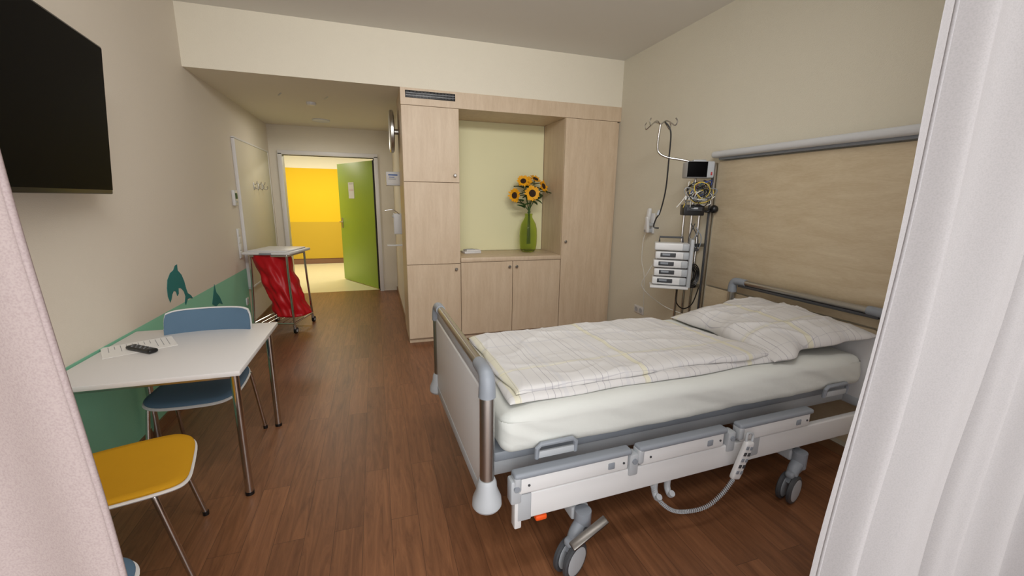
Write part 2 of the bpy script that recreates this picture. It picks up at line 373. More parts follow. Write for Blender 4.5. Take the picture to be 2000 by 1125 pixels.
for i,(p,d,R) in enumerate(fl):
    p=V((VX+p[0],VY+p[1]*.9,p[2])); d=V(d).normalized()
    e=thing('sunflower',('yellow sunflower with dark seed centre standing in green vase','small drooping yellow sunflower at the side of the bouquet')[i==1],'flower',p,(0,0,0),'sunflowers in the vase')
    Q=d.to_track_quat('Z','Y').to_matrix().to_4x4()
    mb=MB()
    for ring in range(2):
        nP=15
        for k in range(nP):
            a=2*math.pi*(k+.5*ring)/nP+random.uniform(-.1,.1); L=R*random.uniform(.85,1.1); w=R*.17
            lift=random.uniform(-.25,.35)+ring*.15
            ca,sa=math.cos(a),math.sin(a); pts=[]
            for (l,ww) in ((.35,.5),(.65,1),(.85,.7),(1,0.05)):
                pts.append((l*L,ww*w,lift*L*(l-.35)**1.3))
            P=[V((ca*l-sa*ww,sa*l+ca*ww,z)) for l,ww,z in pts]+[V((ca*l+sa*ww,sa*l-ca*ww,z)) for l,ww,z in pts[::-1]]
            mb.poly([Q@q for q in P],PETAL)
    part(mb,'petals',e)
    mb=MB(); mb.lathe([(.001,-.018),(R*.4,-.012),(R*.47,0),(R*.42,.008),(R*.25,.012),(.001,.008)],SEED,M=Q,seg=20); part(mb,'flower_center',e)
    mb=MB(); base=V((VX,VY,.99))-p; nk=V((VX+random.uniform(-.012,.012),VY+random.uniform(-.012,.012),1.34))-p
    mb.tube([-d*.01,-d*.05+V((0,0,-.02)),nk+V((0,0,.03)),nk,base+V((random.uniform(-.04,.04),random.uniform(-.04,.04),0))],.005,LEAF,seg=8)
    part(mb,'stem',e)
    for q in range(4):
        mb=MB(); a=random.uniform(0,6.28); L=random.uniform(.09,.14); o=(-d*.05+V((0,0,-.02-.03*q))); dirv=V((math.cos(a),math.sin(a)*.5-.3,random.uniform(-.3,.5))).normalized(); sd=dirv.cross(V((0,0,1))).normalized()
        def lf(u,v): 
            w=math.sin(math.pi*min(1,u*.97+.03))**.7*L*.35*(v-.5)*2
            return o+dirv*L*u+sd*w+V((0,0,-.25*L*u*u+abs(v-.5)*.02))
        mb.grid(lf,6,4,LEAF); part(mb,'leaf',e)
mb=MB(); mb.box((0,0,.012),(.2,.13,.024),WPL,.004); mb.box((.01,.0,.032),(.17,.12,.014),PAPER,.003); mb.box((-.02,-.01,.043),(.1,.08,.008),LGPL,.003)
solo(mb,'tissue_pack','white flat tissue pack lying on the niche shelf','tissue pack',(1.03,4.66,.898),(0,0,.15))
# ------------------------------------------------------------------ corridor fittings on right wall
mb=MB(); MX=Matrix.Rotation(rad(-90),4,'Y'); mb.lathe([(.001,0),(.2,0),(.215,.01),(.215,.035),(.2,.045),(.19,.038),(.001,.036)],STEEL,M=MX,seg=48)
mb.cyl((.0,0,0),(.045,0,0),.03,STEEL)
solo(mb,'wall_clock','round silver wall clock mounted above the dispensers','clock',(.235,YC+.56,2.19))
e=thing('glove_dispenser','white glove box holder with blue printing on the wall','dispenser',(.30,5.12,1.64))
mb=MB(); mb.box((-.08,0,.075),(.16,.25,.15),WPL,.006); part(mb,'holder',e)
mb=MB(); mb.box((-.085,-.1265,.075),(.12,.002,.11),PAPER,0); mb.box((-.085,-.128,.115),(.1,.002,.012),BLUEINK,0); mb.box((-.10,-.128,.09),(.06,.002,.006),BLUEINK,0); mb.box((-.095,-.128,.07),(.08,.002,.006),INK,0); part(mb,'printed_label',e)
e=thing('soap_dispenser','white disinfectant dispenser with long elbow lever on the wall','dispenser',(.3,5.06,1.08))
mb=MB(); mb.box((-.05,0,.13),(.1,.09,.24),WPL,.012,3); mb.box((-.08,0,.215),(.06,.08,.03),LGPL,.008); part(mb,'dispenser_body',e)
mb=MB(); mb.tube([(-.03,-.04,.24),(-.1,-.05,.29),(-.19,-.05,.28)],.006,CHR); part(mb,'lever',e)
mb=MB(); mb.box((-.09,0,-.12),(.18,.12,.012),WPL,.004); mb.box((-.005,0,0),(.01,.1,.25),WPL,.002); part(mb,'drip_tray',e)
# ------------------------------------------------------------------ left wall things
e=thing('wall_panel','tall white wall protection board mounted on the wall','board',(XL,6.08,.47))
mb=MB(); mb.box((.014,0,.82),(.024,1.5,1.62),WB,.002); part(mb,'board',e)
mb=MB(); 
for y in (-.755,.755): mb.box((.016,y,.82),(.032,.02,1.64),WHITE,.003)
for z in (.0,1.64): mb.box((.016,0,z),(.032,1.53,.02),WHITE,.003)
part(mb,'edge_frame',e)
for k in range(3):
    mb=MB(); mb.box((.004,0,.0),(.008,.03,.09),STEEL,.003); mb.tube([(.006,0,-.01),(.035,0,-.035),(.06,0,-.02),(.062,0,.01)],.006,CHR); mb.tube([(.006,0,.02),(.03,0,.03),(.04,0,.06)],.005,CHR)
    solo(mb,'coat_hook','chrome double coat hook on the white wall board','hook',(XL+.026,5.92+k*.2,1.62),group='coat hooks on the board')
mb=MB(); mb.box((.014,0,0),(.028,.11,.16),WPL,.006); mb.box((.029,0,.02),(.003,.07,.06),LEAF,.001); mb.box((.03,0,-.04),(.003,.05,.015),LGPL,.001)
solo(mb,'thermostat','white room thermostat with small green display','thermostat',(XL,5.17,1.48))
mb=MB(); mb.box((.006,0,0),(.012,.085,.32),WPL,.004)
for k in range(4): mb.box((.014,0,-.117+.078*k),(.006,.062,.068),WHITE,.003)
solo(mb,'light_switch','white vertical bank of light switches on the wall','switch',(XL,5.17,1.0))
def socket(loc,n,label,dirx=1,diry=0):
    mb=MB()
    mb.box((.005,0,0),(.01,.082*n,.082),WPL,.004)
    for k in range(n):
        y=(k-(n-1)/2)*.078
        mb.lathe([(.024,.012),(.024,.0135),(.019,.0135),(.018,.004),(.001,.004)],LGPL,c=(0,y,0),M=Matrix.Rotation(rad(90),4,'Y'))
    solo(mb,'wall_socket',label,'socket',loc,(0,0,0 if dirx>0 else math.pi))
socket((XL,5.2,.35),1,'white wall socket set in the green wall band')
socket((XR,3.66,.37),2,'double white wall socket low on the beige wall',-1)
def decal(pts,name,label,thick=.002):
    mb=MB(); mb.poly([(XL+.001,y,z) for y,z in pts],TEAL,thick=(thick,0,0)); solo(mb,name,label,'wall sticker')
dol=[(3.455,.75),(3.435,.81),(3.44,.88),(3.465,.95),(3.52,1.0),(3.575,1.015),(3.61,1.05),(3.645,1.055),(3.64,1.0),(3.69,.95),(3.72,.88),(3.735,.80),(3.75,.755),(3.80,.72),(3.83,.68),(3.77,.70),(3.735,.70),(3.69,.655),(3.68,.685),(3.705,.735),(3.69,.79),(3.65,.83),(3.61,.84),(3.60,.79),(3.575,.775),(3.565,.82),(3.53,.835),(3.50,.81),(3.48,.775)]
dol=[(y,.68+(z-.655)*.8) for y,z in dol]
decal(dol,'dolphin_decal','teal leaping dolphin silhouette painted above the green band')
decal([(4.2,.56),(4.26,.64),(4.31,.72),(4.33,.64),(4.40,.58),(4.45,.5),(4.37,.53),(4.28,.52)],'dolphin_decal','teal dolphin tail silhouette on the green wall band')
# TV
e=thing('television','large black flat screen television on a wall bracket','television',(-1.21,2.11,1.5),(0,rad(4.5),rad(6.6)))
W,Hh=1.22,.70
mb=MB(); mb.box((-.01,0,Hh/2),(.03,W,Hh),BLK,.005); mb.box((-.035,0,Hh*.42),(.04,W*.6,Hh*.6),BLK,.01); part(mb,'television_body',e)
mb=MB(); mb.box((.006,0,Hh/2+.006),(.003,W-.016,Hh-.03),SCR,0); part(mb,'screen',e)
mb=MB(); mb.box((-.12,0,.35),(.14,.08,.08),DGPL,.005); mb.box((-.19,0,.35),(.02,.16,.2),DGPL,.004); mb.box((-.06,0,.35),(.01,.4,.35),DGPL,.003); part(mb,'wall_bracket',e)
# ------------------------------------------------------------------ table
TX0,TX1,TY0,TY1,TZ=-1.395,-.64,2.12,2.95,.70
e=thing('dining_table','small white laminate table with chrome legs against the wall','table',((TX0+TX1)/2,(TY0+TY1)/2,0))
w,d=TX1-TX0,TY1-TY0
mb=MB(); mb.box((0,0,TZ-.0135),(w,d,.025),WHITE,.004); part(mb,'tabletop',e)
mb=MB()
for s in (-1,1): mb.box((0,s*(d/2-.08),TZ-.045),(w-.12,.02,.035),STEEL,.003); mb.box((s*(w/2-.05),0,TZ-.045),(.02,d-.16,.035),STEEL,.003)
part(mb,'table_frame',e)
for sx in(-1,1):
    for sy in(-1,1):
        mb=MB(); x=sx*(w/2-.045); y=sy*(d/2-.07)
        mb.cyl((x,y,.012),(x,y,TZ-.027),.019,CHR,seg=24); mb.cyl((x,y,0),(x,y,.018),.0205,BLK,seg=24); part(mb,'leg',e)
mb=MB(); mb.box((0,0,.0008),(.21,.297,.0015),PAPER,0)
for k in range(11):
    L=random.uniform(.06,.16); mb.box((-.085+L/2-.002,.12-.024*k,.0018),(L,.0028,.0004),INK,0)
solo(mb,'paper_sheet','printed white paper sheet lying under the remote','paper',(-1.24,2.63,TZ-.001),(0,0,rad(-62)))
e=thing('remote_control','black television remote control lying on paper sheet','remote',(-1.195,2.55,TZ+.0005),(0,0,rad(-37)))
mb=MB(); mb.soft((.19,.046,.02),.009,BLK,cuts=8,M=Matrix.Translation((0,0,.011))); part(mb,'remote_body',e)
mb=MB()
for i in range(8):
    for j in range(3): mb.box((-.07+i*.016,-.013+j*.013,.0215),(.009,.007,.002),(DGPL,GPL)[(i+j)%2],.001,1)
mb.cyl((.065,0,.02),(.065,0,.023),.013,DGPL); part(mb,'buttons',e)
# ------------------------------------------------------------------ chairs (front = -y local)
def chair(loc,rz,mat,label):
    e=thing('chair',label,'chair',loc,(0,0,rz),'shell chairs around the table')
    def outline(u,v,ex=0):
        a=2*math.pi*u; c,s=math.cos(a),math.sin(a); n=.42
        x=math.copysign(abs(c)**n,c)*(.222+ex); y=math.copysign(abs(s)**n,s)*(.225+ex)
        x*=1-.07*(y/.225)*(1 if y>0 else .3)
        return x*v,y*v
    def seatz(x,y): return .452-.012*max(0,(-y-.12)/.1)**2-.01*(1-(x/.22)**2)+.05*max(0,(y-.12)/.1)**2
    for nm,mt,ex,z0,z1 in (('seat_shell',WHITE,0,-.022,-.01),('seat',mat,-.006,-.01,.006)):
        mb=MB(); t=bmesh.new(); nu=56; rows=[]
        vs=[(0.02,0),(.3,0),(.6,0),(.85,0),(.96,0),(1,.5),(.99,.9),(.85,1),(.5,1),(.02,1)]
        for (r,k) in vs:
            ring=[]
            for i in range(nu):
                x,y=outline(i/nu,r,ex); z=seatz(x,y)+(z1 if k==0 else z0 if k==1 else z1+(z0-z1)*k)
                ring.append(t.verts.new((x,y,z)))
            rows.append(ring)
        for a,b in zip(rows,rows[1:]):
            for i in range(nu): t.faces.new((a[i],b[i],b[(i+1)%nu],a[(i+1)%nu]))
        t.faces.new(rows[0]); t.faces.new(rows[-1][::-1]); bmesh.ops.recalc_face_normals(t,faces=t.faces[:]); mb.add(t,mt); part(mb,nm,e,ang=60)
    for nm,mt,o0,o1,ins in (('back_shell',WHITE,.0,.012,0),('backrest',mat,-.014,0,.006)):
        mb=MB(); t=bmesh.new(); nu=18; nv=10
        def bp(i,j,o):
            u=i/nu*2-1; v=j/nv
            hw=(.225-ins)*(1-.06*abs(2*v-1)**4); zz=.60+ins+(.235-2*ins)*v
            zz+= -.014*abs(u)**8*(1 if v>.5 else -1)
            x=u*hw; y=.235+.03*v-.05*(u*u)*.9+o
            return (x,y,zz)
        F=[[t.verts.new(bp(i,j,o0)) for j in range(nv+1)] for i in range(nu+1)]
        B=[[t.verts.new(bp(i,j,o1)) for j in range(nv+1)] for i in range(nu+1)]
        for i in range(nu):
            for j in range(nv):
                t.faces.new((F[i][j],F[i+1][j],F[i+1][j+1],F[i][j+1])); t.faces.new((B[i][j],B[i][j+1],B[i+1][j+1],B[i+1][j]))
            t.faces.new((F[i][0],B[i][0],B[i+1][0],F[i+1][0])); t.faces.new((F[i][nv],F[i+1][nv],B[i+1][nv],B[i][nv]))
        for j in range(nv):
            t.faces.new((F[0][j],F[0][j+1],B[0][j+1],B[0][j])); t.faces.new((F[nu][j],B[nu][j],B[nu][j+1],F[nu][j+1]))
        bmesh.ops.recalc_face_normals(t,faces=t.faces[:]); mb.add(t,mt); part(mb,nm,e,ang=60)
    mb=MB()
    for s in (-1,1): mb.tube([(s*.15,.14,.43),(s*.16,.23,.45),(s*.165,.275,.52),(s*.165,.268,.62),(s*.165,.272,.70)],.010,CHR,seg=12)
    mb.tube([(-.15,.14,.43),(-.15,-.12,.43)],.010,CHR); mb.tube([(.15,.14,.43),(.15,-.12,.43)],.010,CHR); mb.tube([(-.19,-.12,.428),(.19,-.12,.428)],.010,CHR); mb.tube([(-.19,.14,.425),(.19,.14,.425)],.010,CHR)
    part(mb,'seat_frame',e)
    for sx in(-1,1):
        for sy in (-1,1):
            mb=MB(); y0=-.12 if sy<0 else .14; y1=-.2 if sy<0 else .24
            mb.tube([(sx*.16,y0,.428),(sx*.195,y0,.425),(sx*.208,y0+.1*(y1-y0),.395),(sx*.225,y1,.012)],.0105,CHR,seg=12)
            mb.cyl((sx*.225,y1,0),(sx*.225,y1,.02),.013,BLK,seg=14); part(mb,'leg',e)
    return e
chair((-.985,2.63,0),0,BLUE,'blue upholstered shell chair tucked behind the white table')
chair((-.985,1.822,0),rad(104),YEL,'yellow upholstered shell chair with chrome legs')
chair((-.92,1.13,0),rad(90),BLUE,'blue upholstered shell chair beside the yellow one')
# ------------------------------------------------------------------ laundry cart
e=thing('laundry_cart','tubular steel waste bag cart with white lid on casters','cart',(-1.06,5.24,0),(0,0,rad(-16)))
w,d,h=.44,.46,.90
mb=MB()
for sx in (-1,1):
    for sy in (-1,1):
        x,y=sx*w/2,sy*d/2; mb.tube([(x*.88,y*.9,h-.03),(x*.9,y*.92,.6),(x,y,.09)],.012,CHR)
for sy in (-1,1): mb.tube([(-w/2,sy*d/2,.12),(w/2,sy*d/2,.12)],.011,CHR); mb.tube([(-w*.44,sy*d*.45,h-.03),(w*.44,sy*d*.45,h-.03)],.011,CHR)
for sx in (-1,1): mb.tube([(sx*w/2,-d/2,.12),(sx*w/2,d/2,.12)],.011,CHR); mb.tube([(sx*w*.44,-d*.45,h-.03),(sx*w*.44,d*.45,h-.03)],.011,CHR)
for k in range(5): mb.tube([(-w/2+.07+k*.075,-d/2,.12),(-w/2+.07+k*.075,d/2,.12)],.005,CHR)
part(mb,'cart_frame',e)
mb=MB(); mb.box((0,0,h),(w+.06,d+.06,.03),WPL,.012,3); mb.box((0,0,h+.022),(w-.02,d-.02,.015),WPL,.006); mb.box((0,-d/2-.035,h),(.12,.03,.02),GPL,.006); part(mb,'lid',e)
for sx in (-1,1):
    for sy in (-1,1):
        x,y=sx*w/2,sy*d/2; mb=MB(); mb.cyl((x,y,.06),(x,y,.1),.015,STEEL); mb.box((x,y+.012,.055),(.03,.045,.03),DGPL,.006); cc=part(mb,'caster',e)
        mb=MB(); mb.cyl((x-.012,y+.02,.035),(x+.012,y+.02,.035),.035,BLK,seg=24); mb.cyl((x-.014,y+.02,.035),(x+.014,y+.02,.035),.018,LGPL,seg=24); part(mb,'wheel',cc)
def bag(u,v):
    a=2*math.pi*u; z=h-.02-v*(h-.165)
    r=.195-.035*min(1,v*3)+.015*v
    r*= 1 if v<.93 else max(.02,1-((v-.93)/.07)**2*.98)
    r+=(.006*math.sin(9*a+7*v)+.005*math.sin(15*a-12*v)+.035*noise.noise(V((math.cos(a)*2,math.sin(a)*2,v*6))))*(.35+v)*(1 if v<.95 else .2)
    sh=-.04+.21*v**1.2
    return V((math.cos(a)*r*1.0+sh-.02,math.sin(a)*r-.04,z))
mb=MB(); mb.grid(bag,90,60,RED); bmesh.ops.remove_doubles(mb.bm,verts=mb.bm.verts,dist=.0005)
solo(mb,'waste_bag','crumpled red plastic waste bag hanging inside the cart','bag',(-1.06,5.24,0),(0,0,rad(-16)),ang=80)
# ------------------------------------------------------------------ bed
BL=V((1.43,1.86,0)); BR=rad(1.8); BM=Matrix.Translation(BL)@Matrix.Rotation(BR,4,'Z')
def bloc(p): return BM@V(p)
bed=thing('hospital_bed','white and grey adjustable hospital bed with folded side rails','bed',BL,(0,0,BR))
def endboard(x,sgn,name,ztop,zbot,drop=.07,br=1.0):
    e=bpy.data.objects.new(name,None); COL.objects.link(e); e.parent=bed; e.location=(x,0,0); e['label']='white bed end board with steel handle tube'
    hw=.505
    mb=MB(); mb.box((0,0,(zbot+ztop-drop)/2),(.03,2*hw-.06,ztop-drop-zbot),WPL,.008,3); mb.box((0,0,zbot+.03),(.036,2*hw-.08,.05),LGPL,.006); part(mb,'panel',e)
    for s in (-1,1):
        mb=MB(); mb.cyl((0,s*hw,zbot+.09),(0,s*hw,ztop-.06),.027,STEEL,seg=28); part(mb,'post',e,label='polished steel tube post')
        mb=MB(); mb.tube([(0,s*hw,ztop-.085),(0,s*hw,ztop-.045),(0,s*(hw-.006),ztop-.018),(0,s*(hw-.03),ztop-.002),(0,s*(hw-.11),ztop)],lambda t:.032-.007*t,GPL,seg=20); part(mb,'corner_cap',e,label='grey plastic corner cap')
        mb=MB(); mb.lathe([(r*br if r>.04 else r,z) for r,z in [(.03,.115),(.036,.1),(.038,.075),(.054,.035),(.056,.008),(.05,-.002),(.02,-.01)]],LGPL,c=(0,s*hw,zbot)); part(mb,'bumper',e,label='light grey plastic wall bumper')
    mb=MB(); mb.cyl((0,-hw+.09,ztop),(0,hw-.09,ztop),.020,STEEL,seg=24)
    if drop<.1: mb.box((0,0,ztop-.045),(.022,2*hw-.1,.05),LGPL,.008)
    else: mb.box((0,0,ztop-.03),(.02,2*hw-.1,.02),DGPL,.006)
    part(mb,'top_rail',e,label='polished steel handle tube')
    return e
endboard(-1.10,-1,'footboard',.90,.37); endboard(1.13,1,'headboard',.93,.37,.13,.8)
mb=MB()
mb.box((0.02,0,.487),(2.12,.80,.046),GPL,.01); 
for s in (-1,1): mb.box((0.02,s*.36,.43),(2.12,.05,.07),LGPL,.008); 
for x in (-1.04,-.4,.35,1.04): mb.box((x,0,.43),(.05,.74,.06),LGPL,.006)
part(mb,'mattress_platform',bed)
for s in (-1,1):
    e=bpy.data.objects.new('side_rail',None); COL.objects.link(e); e.parent=bed; e['label']='lowered white side rail with grey top strips'
    y=s*.505
    mb=MB(); mb.box((.05,y,.335),(2.04,.032,.115),WPL,.008,3); mb.box((-.955,y+s*.003,.335),(.06,.036,.118),LGPL,.006); mb.box((.22,y+s*.003,.36),(.1,.036,.12),LGPL,.01); mb.box((-.98,y,.33),(.03,.04,.17),WPL,.006)
    part(mb,'lower_rail',e)
    for x0,x1 in ((-1.0,-.475),(-.44,.045),(.12,.61)):
        mb=MB(); xc=(x0+x1)/2; L=x1-x0
        mb.box((xc,y+s*.006,.435),(L-.03,.04,.075),WPL,.01,3); part(mb,'rail_segment',e)
        mb=MB(); mb.box((xc,y+s*.006,.477),(L,.05,.026),GPL,.011,4); mb.box((x0+.015 if x0<-.5 or x0>.1 else x0+.012,y+s*.006,.445),(.03,.05,.07),LGPL,.01,3); mb.box((x1-.1,y+s*.028,.435),(.03,.006,.028),GPL,.003)
        for xx in (x0+.06,x1-.04): mb.cyl((xx,y+s*.024,.435),(xx,y+s*.029,.435),.005,DGPL,seg=12)
        part(mb,'rail_top_strip',e,label='grey plastic grip strip')
    for x in (-.99,-.46,.08):
        mb=MB(); mb.box((x,y,.41),(.045,.05,.1),LGPL,.008); mb.cyl((x,y+s*.02,.43),(x,y+s*.032,.43),.012,GPL); part(mb,'hinge',e)
    for x in (-.32,-.25):
        mb=MB(); mb.tube([(x,y,.29),(x,y,.24),(x,y+s*.02,.215),(x,y+s*.035,.23)],.014,LGPL); part(mb,'bag_hook',e)
for s in(-1,1):
    for x in (-.8,.85):
        mb=MB(); mb.tube([(x-.085,s*.47,.50),(x-.085,s*.475,.545),(x-.07,s*.475,.56),(x+.07,s*.475,.56),(x+.085,s*.475,.545),(x+.085,s*.47,.50)],.010,GPL,smooth=False); mb.box((x,s*.472,.515),(.16,.012,.03),LGPL,.004)
        part(mb,'mattress_holder',bed,label='grey plastic mattress retainer')
# chassis
mb=MB()
for s in (-1,1): mb.box((-.05,s*.33,.235),(1.75,.06,.06),WPL,.01,3)
for x in (-.69,.58): mb.box((x,0,.22),(.08,1.0,.06),LGPL,.01,3)
for x in (-.5,.35): mb.box((x,0,.34),(.1,.12,.25),LGPL,.01); mb.box((x,0,.43),(.14,.5,.05),DGPL,.008)
mb.box((-.05,0,.28),(.5,.3,.1),DGPL,.02)
mb.cyl((-.45,.12,.27),(.35,.12,.42),.02,DGPL); mb.cyl((.35,-.12,.27),(.7,-.12,.44),.02,DGPL)
part(mb,'chassis',bed)
for (x,y,ra) in ((-.69,-.52,205),(-.69,.5,160),(.58,-.52,195),(.58,.5,160),):
    mb=MB(); mb.tube([(0,0,.25),(0,0,.20),(0,0,.165)],.035,GPL,seg=18); mb.tube([(0,0,.19),(.05,0,.165),(.075,0,.10)],lambda t:.032-.008*t,GPL,seg=14); mb.box((.04,0,.15),(.13,.04,.035),GPL,.014,3)
    cst=part(mb,'caster',bed,(x,y,0),(0,0,rad(ra)))
    for s in (-1,1):
        mb=MB(); mb.lathe([(.03,-.011),(.066,-.011),(.073,-.006),(.073,.006),(.066,.011),(.03,.011)],DGPL,c=(.075,s*.024,.073),M=Matrix.Rotation(rad(90),4,'X'),seg=36)
        mb.lathe([(.001,-.014),(.03,-.016),(.058,-.012),(.058,.012),(.03,.016),(.001,.014)],LGPL,c=(.075,s*.024,.073),M=Matrix.Rotation(rad(90),4,'X'),seg=30); part(mb,'wheel',cst)
mb=MB(); mb.box((-.705,-.60,.212),(.18,.036,.012),DSTEEL,.005,2,rot=(rad(20),rad(-20),rad(8))); mb.cyl((-.69,-.52,.17),(-.70,-.595,.2),.012,DSTEEL)
mb.box((-.705,-.60,.204),(.15,.028,.008),DGPL,.003,1,rot=(rad(20),rad(-20),rad(8)))
part(mb,'brake_pedal',bed,label='dark polished steel foot brake pedal')
mb=MB(); mb.box((-.877,-.505,.262),(.05,.03,.025),ORG,.008); part(mb,'release_handle',bed,label='orange plastic release handle')
# handset
e=thing('bed_remote','white bed control handset with coiled cable hooked on the rail','remote',(1.56,1.305,.30),(rad(4),rad(14),rad(2)))
mb=MB(); mb.soft((.052,.026,.2),.01,WPL,cuts=10,M=Matrix.Translation((0,0,.03))); mb.tube([(-.018,0,.12),(-.018,.01,.16),(.018,.01,.16),(.018,0,.12)],.006,LGPL); part(mb,'handset_body',e)
mb=MB()
for i in range(5):
    for j in(-1,1): mb.box((j*.012,-.0135,.1-.032*i),(.016,.004,.018),(GPL,DGPL)[(i)%2],.003)
part(mb,'buttons',e)
mb=MB(); path=cat([(1.535,1.305,.235),(1.48,1.305,.17),(1.40,1.31,.115),(1.30,1.32,.105),(1.21,1.32,.135),(1.14,1.33,.2),(1.11,1.345,.27)],60)
pts=[]; 
for i,p in enumerate(path):
    d=(path[min(i+1,len(path)-1)]-path[max(0,i-1)]).normalized(); u=d.cross(V((0,1,0))).normalized(); a=i*2*math.pi/6
    pts.append(p+(u*math.cos(a)+V((0,1,0))*math.sin(a))*.0075)
mb.tube(pts,.0028,LGPL,seg=6,smooth=False)
inv=(Matrix.Translation(e.location)@Euler(e.rotation_euler).to_matrix().to_4x4()).inverted()
bmesh.ops.transform(mb.bm,matrix=inv,verts=mb.bm.verts)
part(mb,'coiled_cable',e)
# mattress
def mw(p):
    n=noise.noise(V((p.x*2.2+p.z*6,p.y*3,p.z*4+3)))*.012+noise.noise(V((p.x*14+p.z*20,p.y*5,p.z*12)))*.004
    k=abs(p.y)/.45
    q=p.copy()
    q.y+=math.copysign(n*k*k,p.y); q.z+=noise.noise(V((p.x*4,p.y*4,1)))*.006
    # diagonal sheet folds on the long sides
    f=noise.noise(V((p.x*5+p.z*14,p.z*5,2)))
    if abs(p.y)>.40: q.y+=math.copysign(.010*max(0,f)**1.2*3,-p.y)*.5
    if p.z>.05: q.z-=.012*max(0,(abs(p.x)-.9)/.1)
    return q
mb=MB(); mb.soft((2.11,.92,.185),.055,SHEET,cuts=80,fn=mw)
mo=solo(mb,'mattress','thick mattress in a white fitted sheet on the bed','mattress',bloc((.028,0,.61)),(0,0,BR),ang=80)
# duvet
def ridge(x,y,seed):
    return 1-abs(noise.noise(V((x,y,seed))))*2.2
def cushion(mb,lx,ly,top,bot,m,px=6,seed=0,amp=.01,nu=90,nv=60,corner=0,warp=.02,zf=None,pinch=.12,frq=5,rd=.01):
    t=bmesh.new(); T={};B={}
    for i in range(nu+1):
        for j in range(nv+1):
            u=math.sin((i/nu-.5)*math.pi); v=math.sin((j/nv-.5)*math.pi)
            pr=max(0,(1-abs(u)**px))**.5*max(0,(1-abs(v)**px))**.5
            x=u*lx/2*(1-pinch*(1-v*v)*abs(u)**3*(1 if corner else 0)*1.0); y=v*ly/2*(1-pinch*(1-u*u)*abs(v)**3*(1 if corner else 0))
            x+=warp*noise.noise(V((v*1.7+seed,u,seed)))*abs(u); y+=warp*noise.noise(V((u*2.2,seed+9,v)))*abs(v)
            wz=noise.noise(V((x*frq+seed,y*frq*1.4,seed)))*amp
            r=max(0,ridge(x*3.2+y*2.5+seed,y*3.4-x*1.2,seed+4)); wz+=(r**6)*rd
            r=max(0,ridge(x*4-y*3+seed*2,y*4+x*2,seed+14)); wz+=(r**8)*rd*.7
            zt=top*pr+wz*min(1,pr*1.5)+ (zf(x,y) if zf else 0); zb=-bot*pr+(zf(x,y) if zf else 0)
            edge=i in(0,nu) or j in(0,nv)
            T[i,j]=t.verts.new((x,y,zt))
            B[i,j]=T[i,j] if edge else t.verts.new((x,y,zb))
    for i in range(nu):
        for j in range(nv):
            t.faces.new((T[i,j],T[i+1,j],T[i+1,j+1],T[i,j+1]))
            f=(B[i,j],B[i,j+1],B[i+1,j+1],B[i+1,j])
            if len({id(x) for x in f})==4:
                try: t.faces.new(f)
                except ValueError: pass
    mb.add(t,m)
mb=MB()
cushion(mb,1.40,.76,.028,.006,PLAID,px=18,seed=3,amp=.005,warp=.03,nu=130,nv=80,rd=.004)
n0=len(mb.bm.verts)
cushion(mb,1.36,.73,.028,.010,PLAID,px=18,seed=8,amp=.006,warp=.035,zf=lambda x,y:.030+.003*math.sin(x*4+1),nu=130,nv=80,rd=.006)
mb.bm.verts.ensure_lookup_table()
for v in mb.bm.verts[n0:]: v.co.y+=.012; v.co.x-=.005
for v in mb.bm.verts: v.co.x+= -.12*(v.co.y/.38)*max(0,v.co.x/.70)   # skewed fold at head end
solo(mb,'duvet','white plaid cotton duvet folded lengthwise on the mattress','duvet',bloc((-.27,-.02,.709)),(0,0,BR),ang=180)
mb=MB()
cushion(mb,.72,.84,.095,.04,PLAID,px=2.8,seed=21,amp=.010,nu=120,nv=120,corner=1,warp=.055,pinch=.12,frq=4,rd=.010)
solo(mb,'pillow','large puffy white plaid pillow at the head of the bed','pillow',bloc((.80,-.04,.765)),(0,rad(-7),BR+rad(-5)),ang=180)
# ------------------------------------------------------------------ headwall panel
e=thing('headwall_panel','maple veneer wall panel with grey top rail behind the bed','wall panel',(XR,1.9,.1))
mb=MB(); mb.box((-.014,.0,.36),(.024,1.68,.715),MAPLEH,.002); mb.box((-.014,.0,1.225),(.024,1.68,.99),MAPLEH,.002); part(mb,'panel_board',e)
mb=MB(); mb.box((-.045,-.02,1.77),(.09,1.8,.05),RAILM,.022,4); mb.box((-.03,-.02,1.738),(.04,1.7,.02),GPL,.004); part(mb,'top_rail',e,label='light grey plastic top rail')
mb=MB(); mb.box((-.04,.865,.86),(.03,.03,1.7),STEEL,.004); mb.box((-.058,.865,.86),(.008,.012,1.66),DGPL,.002); part(mb,'mounting_profile',e,label='brushed aluminium vertical profile')
